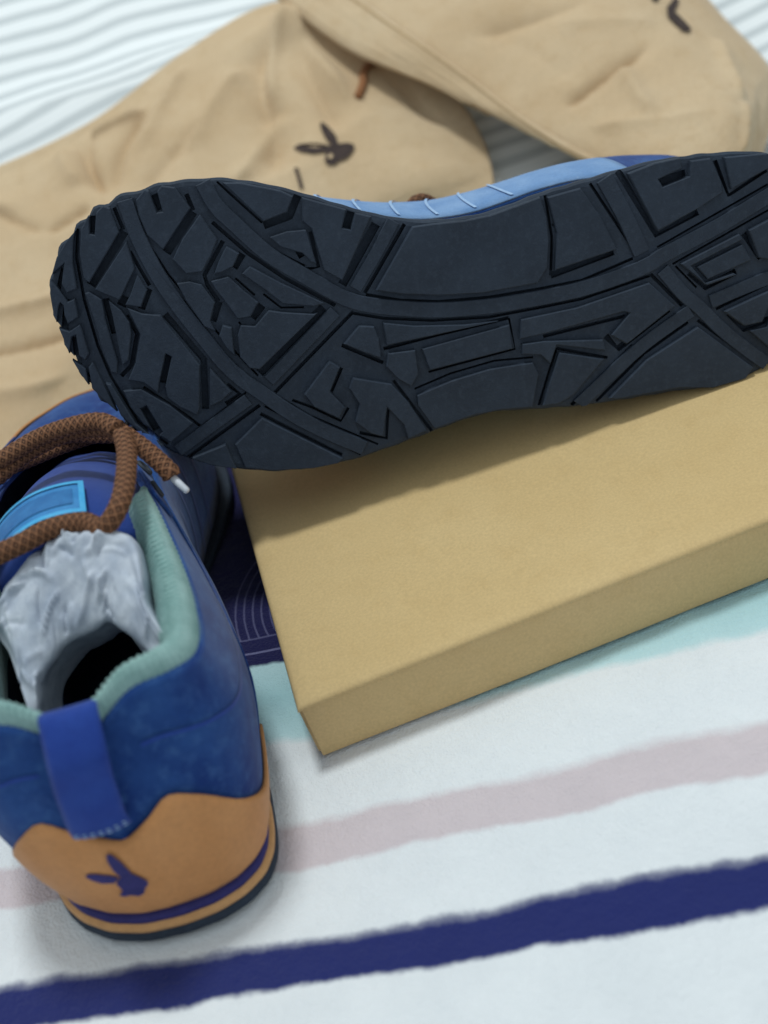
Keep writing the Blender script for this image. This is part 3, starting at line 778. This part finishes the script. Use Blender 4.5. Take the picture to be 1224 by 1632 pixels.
def ring_loft(profile, sx, tuck=False, scallop=0.0, grow=0.0):
    """rings round the sole: profile of (outward offset, height)"""
    vv = []
    for (o_, z) in profile:
        for i in range(NS):
            k = i / NS if i <= NS // 2 else 1 - i / NS
            waist = smooth01((k - 0.09) / 0.05) * (1 - smooth01((k - 0.40) / 0.05)) if tuck else 0
            edge = scallop * (0.15 + 0.85 * smooth01((k - 0.385) / 0.05)) * (0.75 + 0.9 * nz(i * 0.11, 5, 1)) * math.sin(2 * math.pi * i / 6.4 + 3.0 * nz(i * 0.07, 0, 3))
            p = OUT[i] + NRM[i] * (o_ + grow - 0.006 * waist + edge)
            vv.append((p[0] * sx, p[1], z * SOLE_Z + spring(p[1])))
    return vv, grid_faces(len(profile), NS, True)

def strip(fn, ss, ts):
    return [fn(s, t) for t in ts for s in ss], grid_faces(len(ts), len(ss))

def build_shoe(root, left, lugs):
    sx = 1.0 if left else -1.0        # medial is +x on a left shoe, -x on a right one
    X = lambda vv: [(p[0] * sx, p[1], p[2]) for p in vv]
    # outsole: a slab with a scalloped rim; on the upturned shoe its grooves are cut in
    floor = 0.0024 if lugs else 0.0006
    prof = [(-0.0022, floor), (-0.0008, floor + 0.0003), (0.0000, floor + 0.0014), (0.0000, 0.0064), (-0.0006, 0.0084), (-0.004, 0.0085)]
    vv, ff = ring_loft(prof, sx, scallop=0.0011 if lugs else 0.0003, grow=0.0 if lugs else -0.0018)
    ff.append(tuple(range(NS - 1, -1, -1))); ff.append(tuple(range(5 * NS, 6 * NS)))
    sole = mesh_object('outsole', vv, ff, 'rubber', root, smooth=False); fix_normals(sole)
    if lugs:
        cv_, cf_ = [], []
        for cl, w in SOLE_SLOTS:
            poly = band_poly([(-x / 1e4, y / 1e4) for x, y in cl], w * (1.5 if w > 14 else 1.15) / 1e4, straight=True)
            n = len(poly); b0 = len(cv_)
            cv_ += [(p[0] * sx, p[1], -0.003 + spring(p[1])) for p in poly] + [(p[0] * sx, p[1], 0.0058 + spring(p[1])) for p in poly]
            cf_ += [tuple(b0 + q for q in range(n)), tuple(b0 + n + q for q in range(n - 1, -1, -1))] + [(b0 + q, b0 + n + q, b0 + n + (q + 1) % n, b0 + (q + 1) % n) for q in range(n)]
        cut = mesh_object('groove_cutter', cv_, cf_, 'rubber', root, smooth=False); fix_normals(cut)
        bo = modifier(sole, 'BOOLEAN', operation='DIFFERENCE', object=cut, solver='EXACT', use_self=True)
        bpy.context.view_layer.update()
        dg = bpy.context.evaluated_depsgraph_get()
        nm = bpy.data.meshes.new_from_object(sole.evaluated_get(dg), depsgraph=dg)
        sole.modifiers.clear(); sole.data = nm
        bpy.data.objects.remove(cut)
    blocks = [([(x / 1e4 * -1, y / 1e4) for x, y in L_], 0.0001 * (q_ % 5), 0.0005) for q_, L_ in enumerate(SOLE_LUGS)]
    bands = [(band_poly([(-x / 1e4, y / 1e4) for x, y in cl], w / 1e4), 0.0010 if k < 2 else 0.0012, 0.0003) for k, (cl, w) in enumerate(SOLE_BANDS)]
    for kind, lst in ((('lug', blocks), ('rib', bands)) if lugs else ()):
        for poly, z0, d in lst:
            v_, f_ = prism(inset_poly(poly, 0.00005), z0, 0.0036, d, sx)
            o = mesh_object(kind, v_, f_, 'rubber', sole, smooth=False); fix_normals(o)
    # midsole
    prof = [(-0.007, 0.0084), (-0.0028, 0.0086), (-0.0020, 0.0098), (-0.0020, 0.0120), (-0.0026, 0.0138), (-0.0040, 0.0148), (-0.0050, 0.0160), (-0.0052, 0.0180), (-0.0060, 0.0192), (-0.009, 0.0198), (-0.014, 0.0196)]
    vv, ff = ring_loft(prof, sx, True); mid = mesh_object('midsole', vv, ff, 'tan_foam', root); fix_normals(mid)
    prof = [(-0.0048, 0.0142), (-0.0034, 0.0144), (-0.0034, 0.0164), (-0.0040, 0.0188), (-0.0056, 0.0193)]
    vv, ff = ring_loft(prof, sx, True); ms = mesh_object('midsole_stripe', vv, ff, 'print_navy', mid); fix_normals(ms)
    # upper
    SS = [i / NS for i in range(NS + 1)]; TT = [i / 22 for i in range(23)]
    def wob(s, t):
        p = upper(s, t)
        n = at_s(NRM, s); a = 0.0016 * nz(s * 9, t * 2.2, 1.3) * math.sin(math.pi * t)
        return p + np.array([n[0], n[1], 0.4]) * a
    vv, ff = strip(wob, SS[:-1], TT)
    ff = grid_faces(len(TT), NS, True)
    up = mesh_object('upper', X(vv), ff, 'suede', root); fix_normals(up)
    modifier(up, 'SOLIDIFY', thickness=0.0022, offset=-1.0)
    # heel counter with a dipped top edge
    CT = [(0.0, 0.50), (0.02, 0.525), (0.034, 0.55), (0.048, 0.46), (0.066, 0.30), (0.09, 0.17), (0.115, 0.09), (0.135, 0.05)]
    def c_top(s): return float(table_s(CT, min(abs(s + 0.008 * LEAN), 0.135))[0])
    SC = [-0.135 + 0.27 * i / 60 for i in range(61)]
    hc_v = []
    for j in range(15):
        for s in SC:
            w = j / 14; hc_v.append(upper(s, w * c_top(s), 0.0016 * (1 if 0 < w < 1 else 0.55) + 0.0006 * math.sin(math.pi * w)))
    hc = mesh_object('heel_counter', X(hc_v), grid_faces(15, 61), 'tan', root); fix_normals(hc)
    modifier(hc, 'SOLIDIFY', thickness=0.0012, offset=-1.0)
    # toe rand
    rv = []
    for j in range(7):
        for i in range(81):
            s = 0.43 + 0.28 * i / 80; w = j / 6
            k = 1 - abs(i - 40) / 40
            rv.append(upper(s, w * (0.05 + (0.50 if left else 0.30) * smooth01(k * 2.2)), 0.0013))
    rd = mesh_object('toe_rand', X(rv), grid_faces(7, 81), 'tan', root); fix_normals(rd)
    modifier(rd, 'SOLIDIFY', thickness=0.001, offset=-1.0)
    # side overlay seams (thin raised stitching) on both quarters
    for side in (1, -1):
        for k in range(6):
            s0 = 0.205 + 0.022 * k; tv = []
            for i in range(15):
                t = 0.02 + 0.50 * i / 14
                for w in (-1, 1):
                    tv.append(upper(side * (s0 + 0.018 * (i / 14) + w * 0.0009), t, 0.0014))
            sm_ = mesh_object('stitch_line', X(tv), [(2 * i, 2 * i + 1, 2 * i + 3, 2 * i + 2) for i in range(14)], 'navy_web' if left else 'thread', up)
            fix_normals(sm_)
        # curved seam round the collar padding
        tv = []
        for i in range(41):
            w = i / 40; s = side * (0.03 + 0.19 * w); t = 0.80 - 0.16 * math.sin(math.pi * w)
            for q in (-1, 1): tv.append(upper(s, t + q * 0.008, 0.0009))
        sm_ = mesh_object('seam', X(tv), [(2 * i, 2 * i + 1, 2 * i + 3, 2 * i + 2) for i in range(40)], 'navy_web', up); fix_normals(sm_)
            # midfoot overlay; on the lying shoe a paler suede paints in the light
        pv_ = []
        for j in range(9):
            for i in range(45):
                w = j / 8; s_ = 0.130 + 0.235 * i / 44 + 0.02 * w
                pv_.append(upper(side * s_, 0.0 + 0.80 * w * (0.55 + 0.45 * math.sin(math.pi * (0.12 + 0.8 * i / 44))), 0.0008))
        po = mesh_object('side_panel', X(pv_), grid_faces(9, 45), 'suede' if left else 'suede_lit', root); fix_normals(po)
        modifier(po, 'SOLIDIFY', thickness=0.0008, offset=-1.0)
        # eyestay
        ev = []
        for j in range(6):
            for i in range(41):
                s = side * (0.225 + 0.215 * i / 40); w = j / 5
                ev.append(upper(s, 1.0 - 0.16 * (1 - w) - 0.0 * i, 0.0012))
        ey = mesh_object('eyestay', X(ev), grid_faces(6, 41), 'suede', root); fix_normals(ey)
        modifier(ey, 'SOLIDIFY', thickness=0.0012, offset=-1.0)
        for i in range(5):
            s = side * (0.245 + 0.038 * i); c0 = upper(s, 0.93, 0.0016)
            a = upper(s + 0.002, 0.93, 0.0016) - c0; b = upper(s, 0.95, 0.0016) - c0
            a /= np.linalg.norm(a); b -= a * (a @ b); b /= np.linalg.norm(b); nn = np.cross(a, b)
            tor = []
            for q in range(16):
                ph = 2 * math.pi * q / 16
                for r_ in range(6):
                    th = 2 * math.pi * r_ / 6
                    R_ = 0.0026 + 0.0008 * math.cos(th)
                    tor.append(c0 + a * R_ * math.cos(ph) + b * R_ * math.sin(ph) + nn * 0.0008 * math.sin(th))
            tf = [(q * 6 + r_, q * 6 + (r_ + 1) % 6, ((q + 1) % 16) * 6 + (r_ + 1) % 6, ((q + 1) % 16) * 6 + r_) for q in range(16) for r_ in range(6)]
            eo = mesh_object('eyelet', X(tor), tf, 'rubber_side', ey); fix_normals(eo)
    # padded ribbed collar lining
    NC = 900; cs = [-0.232 + 0.464 * i / (NC - 1) for i in range(NC)]
    prof = [(-0.0004, -0.0050), (-0.0010, -0.001), (0.0002, 0.0032), (0.0032, 0.0056), (0.0068, 0.0052), (0.0098, 0.0020), (0.0112, -0.004), (0.0112, -0.012), (0.0100, -0.022)]
    cv = []
    ctr = np.array([0.0, 0.055, 0.0])
    for j, (inw, dz) in enumerate(prof):
        for i, s in enumerate(cs):
            T = top_curve(s); e = 1e-3
            tg = top_curve(s + e) - top_curve(s - e); tg[2] = 0; tg /= np.linalg.norm(tg)
            n = np.array([tg[1], -tg[0], 0])
            if n @ (ctr - T) < 0: n = -n
            endt = smooth01((0.232 - abs(s)) / 0.02) * 0.7 + 0.3
            rib = (0.00025 + 0.0003 * smooth01((abs(s) - 0.07) / 0.04)) * math.sin(2 * math.pi * i / 7.2 + j * 0.9) * (1 + 0.5 * nz(s * 60, j, 1))
            puff = 1.0 + 0.25 * smooth01(1 - abs(abs(s) - 0.12) / 0.08)
            hs = 0.52 + 0.36 * smooth01(abs(s) / 0.09)
            cv.append(T + n * (inw * puff * endt * hs + 0.0012 * (1 if j < 3 else 0) + (rib if 0 < j < 7 else 0)) + np.array([0, 0, dz * endt + (rib if 1 < j < 7 else 0)]))
    co = mesh_object('collar_lining', X(cv), grid_faces(len(prof), NC), 'mint', root); fix_normals(co)
    # dark inner wall and footbed
    iv = []
    for (k, z) in ((0.0098, -0.020), (0.011, -0.034), (0.012, -0.052)):
        for i in range(97):
            s = -0.5 + i / 96; T = top_curve(s); F = feather(s)
            c_ = np.array([0, T[1] if abs(s) > .2 else 0.06, 0]); d = c_ - T; d[2] = 0; d /= (np.linalg.norm(d) + 1e-9)
            zz = max(T[2] + z, 0.0215 * SOLE_Z + 0.002)
            iv.append(np.array([T[0], T[1], 0]) + d * min(k, 0.012) + np.array([0, 0, zz]))
    il = mesh_object('inner_lining', X(iv), grid_faces(3, 97), 'inner', root)
    fb = [(p[0], p[1], 0.0205 * SOLE_Z + 0.002 + spring(p[1])) for p in (OUT - NRM * 0.012)]
    mesh_object('footbed', X(fb), [tuple(range(NS))], 'inner', root, smooth=False)
    # tongue
    TC = [(0.0, 0.190, 0.0560), (0.000, 0.165, 0.0690), (0.001, 0.140, 0.0810), (0.001, 0.115, 0.0905), (0.002, 0.096, 0.0950), (0.002, 0.083, 0.0935)]
    tv = []
    for j in range(33):
        b = j / 32; c_ = catmull(TC, b); w = 0.018 + 0.010 * smooth01(b * 1.3)
        w *= 1.0 if b < 0.93 else math.sqrt(max(1 - ((b - 0.93) / 0.085) ** 2, 0.25))
        for i in range(25):
            a = -1 + 2 * i / 24
            tv.append((c_[0] + a * w, c_[1] + 0.004 * a * a * b, c_[2] - 0.014 * abs(a) ** 2.2 * (0.5 + b) + 0.0012 * nz(a * 2, b * 4, 2)))
    tg_ = mesh_object('tongue', X(tv), grid_faces(33, 25), 'tongue', root); fix_normals(tg_)
    modifier(tg_, 'SOLIDIFY', thickness=0.0065, offset=-1.0 ); modifier(tg_, 'SUBSURF', levels=1, render_levels=1)
    def on_tongue(a, b, lift):
        c_ = catmull(TC, b); w = 0.018 + 0.010 * smooth01(b * 1.3)
        return np.array((c_[0] + a * w, c_[1] + 0.004 * a * a * b, c_[2] - 0.014 * abs(a) ** 2.2 * (0.5 + b) + lift))
    def tongue_patch(name, a0, a1, b0, b1, lift, mat, par):
        pv = [on_tongue(a0 + (a1 - a0) * i / 14, b0 + (b1 - b0) * j / 5, lift) for j in range(6) for i in range(15)]
        o = mesh_object(name, X(pv), grid_faces(6, 15), mat, par); fix_normals(o); return o
    lb = tongue_patch('tongue_label', -0.92, 0.30, 0.66, 0.90, 0.0028, 'label', tg_)
    for (a0, a1, b0, b1) in ((-0.92, 0.30, 0.885, 0.91), (-0.92, 0.30, 0.65, 0.675), (0.27, 0.33, 0.65, 0.91)):
        tongue_patch('label_border', a0, a1, b0, b1, 0.0033, 'label_edge', tg_)
    tongue_patch('label_panel', -0.88, 0.20, 0.715, 0.84, 0.00305, 'label_print', tg_)
    # pull tab: webbing loop from the heel counter up over the collar
    pv = []
    cl = -0.010 * LEAN
    path = [upper(cl, 0.565, 0.0022), upper(cl * .9, 0.64, 0.0032), upper(cl * .6, 0.74, 0.0040), upper(cl * .35, 0.87, 0.0044), upper(cl * .1, 0.97, 0.0042) + np.array([0, 0, 0.002]),
            top_curve(0) + np.array([0, 0.000, 0.0075]), top_curve(0) + np.array([0, 0.005, 0.0105]), top_curve(0) + np.array([0, 0.010, 0.0070]), top_curve(0) + np.array([0, 0.0128, -0.002]), top_curve(0) + np.array([0, 0.0125, -0.020])]
    for j in range(41):
        c_ = catmull(path, j / 40)
        for i in range(9):
            a = -1 + i / 4
            back = 0.0016 * (a * a) * (1 - j / 60)
            pv.append((c_[0] + a * 0.0078, c_[1] + back * (1 if j < 26 else 0.3), c_[2]))
    pt = mesh_object('pull_tab', X(pv), grid_faces(41, 9), 'navy_web', root); fix_normals(pt)
    modifier(pt, 'SOLIDIFY', thickness=0.0016, offset=0.0)
    # row of stitches holding the foot of the pull tab
    sv_, sf_ = [], []
    for row in range(2):
        for i in range(7):
            x0 = -0.0066 + 0.0132 * i / 6; c_ = catmull(path, 0.018 + 0.03 * row); b0 = len(sv_)
            for (dx, dy, dz) in ((-.0006, -.0012, -.0002), (.0006, -.0012, -.0002), (.0006, -.0012, .0002), (-.0006, -.0012, .0002), (0, -.0016, 0)):
                sv_.append((c_[0] + x0 + dx, c_[1] + dy + 0.0016 * (x0 / 0.0078) ** 2, c_[2] + dz))
            sf_ += [(b0, b0 + 1, b0 + 4), (b0 + 1, b0 + 2, b0 + 4), (b0 + 2, b0 + 3, b0 + 4), (b0 + 3, b0, b0 + 4)]
    mesh_object('stitching', X(sv_), sf_, 'thread', pt)
    # rabbit emblem on the heel counter
    per = 0.36 * 2
    def heel_pt(a, b, lift): return upper(a / 0.70 - 0.017 * LEAN, 0.295 + b / 0.062, 0.0016 + 0.0006 + lift)
    ev, ef = [], []
    for k, poly in enumerate(HEEL_EMBLEM):
        pts = []
        for (a, b) in zip(poly, poly[1:] + poly[:1]):
            for q in range(2): pts.append((a[0] + (b[0] - a[0]) * q / 2, a[1] + (b[1] - a[1]) * q / 2))
        i0 = len(ev); mirror = 1 if left else -1
        ev += [heel_pt(mirror * x / 1000, y / 1000, 0.0004 + 0.0001 * k) for x, y in pts]
        ef.append(tuple(range(i0, i0 + len(pts))))
    em = mesh_object('rabbit_emblem', X(ev), ef, 'print_navy', hc, smooth=False); fix_normals(em)
    return sx

HEEL_EMBLEM = []
for poly in ([(350, 995), (372, 987), (410, 988), (470, 1000), (495, 1012), (462, 1028), (405, 1024), (368, 1010)],
             [(520, 925), (536, 932), (553, 960), (562, 1000), (545, 1022), (508, 1018), (494, 985), (497, 950), (507, 932)],
             [(468, 1030), (495, 1014), (560, 1003), (585, 1022), (602, 1042), (596, 1058), (570, 1070), (548, 1090), (520, 1094), (490, 1082), (460, 1082), (444, 1074), (474, 1058)]):
    q = []
    for x, y in poly:
        X_, Y_ = (x - 485) / 2.55 / 5.0, -(y - 1015) / 2.55 / 5.0
        a_, b_ = 0.913 * X_ + 0.426 * Y_, -0.314 * X_ + 0.964 * Y_
        cr, sr = math.cos(math.radians(27)), math.sin(math.radians(27))
        q.append((a_ * cr - b_ * sr, (a_ * sr + b_ * cr) * 1.2))
    HEEL_EMBLEM.append(q)

def aglet(p0, p1, parent, sx=1):
    a, b = np.array(p0, float), np.array(p1, float); d = (b - a); d /= np.linalg.norm(d)
    s = np.cross(d, [0, 0, 1]); s /= np.linalg.norm(s); t = np.cross(s, d); vv = []
    for (w, r) in ((0, 0.0011), (0.05, 0.0013), (0.95, 0.0011), (1.0, 0.0008)):
        for j in range(12):
            ph = 2 * math.pi * j / 12; vv.append(a + (b - a) * w + (s * math.cos(ph) + t * math.sin(ph)) * r)
    ff = grid_faces(4, 12, True) + [tuple(range(11, -1, -1)), tuple(range(36, 48))]
    o = mesh_object('lace_tip', vv, ff, 'aglet', parent); fix_normals(o)

# standing left shoe
stand = empty('trainer_shoe', Matrix.Translation((STANDING_HEEL[0], STANDING_HEEL[1], 0.0008)) @ Matrix.Rotation(STANDING_YAW, 4, 'Z'))
tag(stand, 'navy suede shoe standing upright at left, tan heel toward camera, tissue paper inside', 'shoe', 'pair of trainers')
set_outline(0.88, 0.0045, 1.0, 0.52)
build_shoe(stand, True, False)
for nm, pts in (('lace', LACE_UPPER), ('lace', LACE_UPPER_TWIN), ('lace', LACE_LOOP)):
    braid(nm, pts, 0.0030, 'lace', stand)
e1, e0 = np.array(LACE_UPPER[-1]), np.array(LACE_UPPER[-2])
aglet(e1, e1 + np.array([0.0035, -0.0050, -0.0035]), stand)
def cross_laces(root, sx, n0=0):
    for i in range(n0, 4):
        s = 0.262 + 0.038 * i
        a = upper(s, 0.94, 0.003); b = upper(-(s + 0.03), 0.94, 0.003)
        for q in (1, -1):
            m = (a + b) / 2 + np.array([0, 0, 0.003 + 0.0018 * q])
            pts = [(q * a[0], a[1], a[2]), (q * (a[0] * .5 + m[0] * .5), (a[1] + m[1]) / 2, a[2] * .4 + m[2] * .6), (q * m[0], m[1], m[2]), (q * (b[0] * .5 + m[0] * .5), (b[1] + m[1]) / 2, b[2] * .4 + m[2] * .6), (q * b[0], b[1], b[2])]
            braid('lace', pts, 0.0027, 'lace', root, sx)
cross_laces(stand, 1.0, 2)

# tissue paper stuffed into the opening
def build_tissue():
    root = empty('tissue_paper', stand.matrix_world.copy())
    o_, i_ = TISSUE_OUT, TISSUE_IN
    nu, nv = 150, 86
    rng = random.Random(7)
    folds = []
    for q in range(64):
        cu, cv, an, ln = rng.uniform(0.02, 0.98), rng.uniform(0.15, 0.85), rng.uniform(0, math.pi), rng.uniform(0.10, 0.28)
        folds.append(((cu - ln / 2 * math.cos(an) * 0.6, cv - ln / 2 * math.sin(an)), (cu + ln / 2 * math.cos(an) * 0.6, cv + ln / 2 * math.sin(an)), rng.choice((-1, 1, 1)) * rng.uniform(0.0008, 0.0020), rng.uniform(0.006, 0.014)))
    o_ = [np.array(p) for p in o_]; i_ = [np.array(p) for p in i_]
    r0 = [p + np.array([0.000, 0.020, -0.022]) for p in o_]
    mid1 = [a * 0.68 + b * 0.32 + np.array([0, 0, 0.0035]) for a, b in zip(o_, i_)]
    mid2 = [a * 0.32 + b * 0.68 + np.array([0, 0, 0.0035]) for a, b in zip(o_, i_)]
    r5 = [p + np.array([0.0, 0.006, -0.008]) for p in i_]
    r6 = [p * np.array([0.9, 1, 1]) + np.array([0.0, 0.016, -0.020]) for p in i_]
    g = [r0, o_, mid1, mid2, i_, r5, r6]
    vv = []
    for j in range(nv):
        for i in range(nu):
            u, v = i / (nu - 1), j / (nv - 1)
            p = patch(g, u, v)
            c1 = abs(nz(u * 4, v * 2.5, 1.0)); c2 = abs(nz(u * 9, v * 5, 6.0)); c3 = abs(nz(u * 20, v * 12, 4.0))
            a = 0.0018 * (0.35 - c1) + 0.0013 * (0.3 - c2) + 0.0006 * (0.3 - c3) + sum(crease(u, v, *f) for f in folds)
            vv.append(p + np.array([nz(u * 6, v * 4, 9.0) * 0.0016, -0.35 * a, a]))
    t = mesh_object('tissue_paper', vv, grid_faces(nv, nu), 'tissue')
    bpy.data.objects.remove(root)
    t.matrix_world = stand.matrix_world.copy()
    modifier(t, 'SOLIDIFY', thickness=0.0004, offset=0.0)
    tag(t, 'crumpled pale grey tissue paper stuffed inside the standing shoe', 'tissue paper')
build_tissue()

# right shoe lying on its side on the lid
LP = LYING_POSE
lying = empty('trainer_shoe', Matrix([list(r) for r in LP] + [[0, 0, 0, 1]]))
tag(lying, 'shoe lying on its side on the box lid, black lugged sole facing camera', 'shoe', 'pair of trainers')
set_outline(1.0)
build_shoe(lying, False, True)
cross_laces(lying, -1.0)
braid('lace', [(0.010, 0.120, 0.090), (0.020, 0.124, 0.091), (0.029, 0.130, 0.086), (0.032, 0.136, 0.081), (0.028, 0.140, 0.080), (0.012, 0.132, 0.086)], 0.0027, 'lace', lying, -1.0)
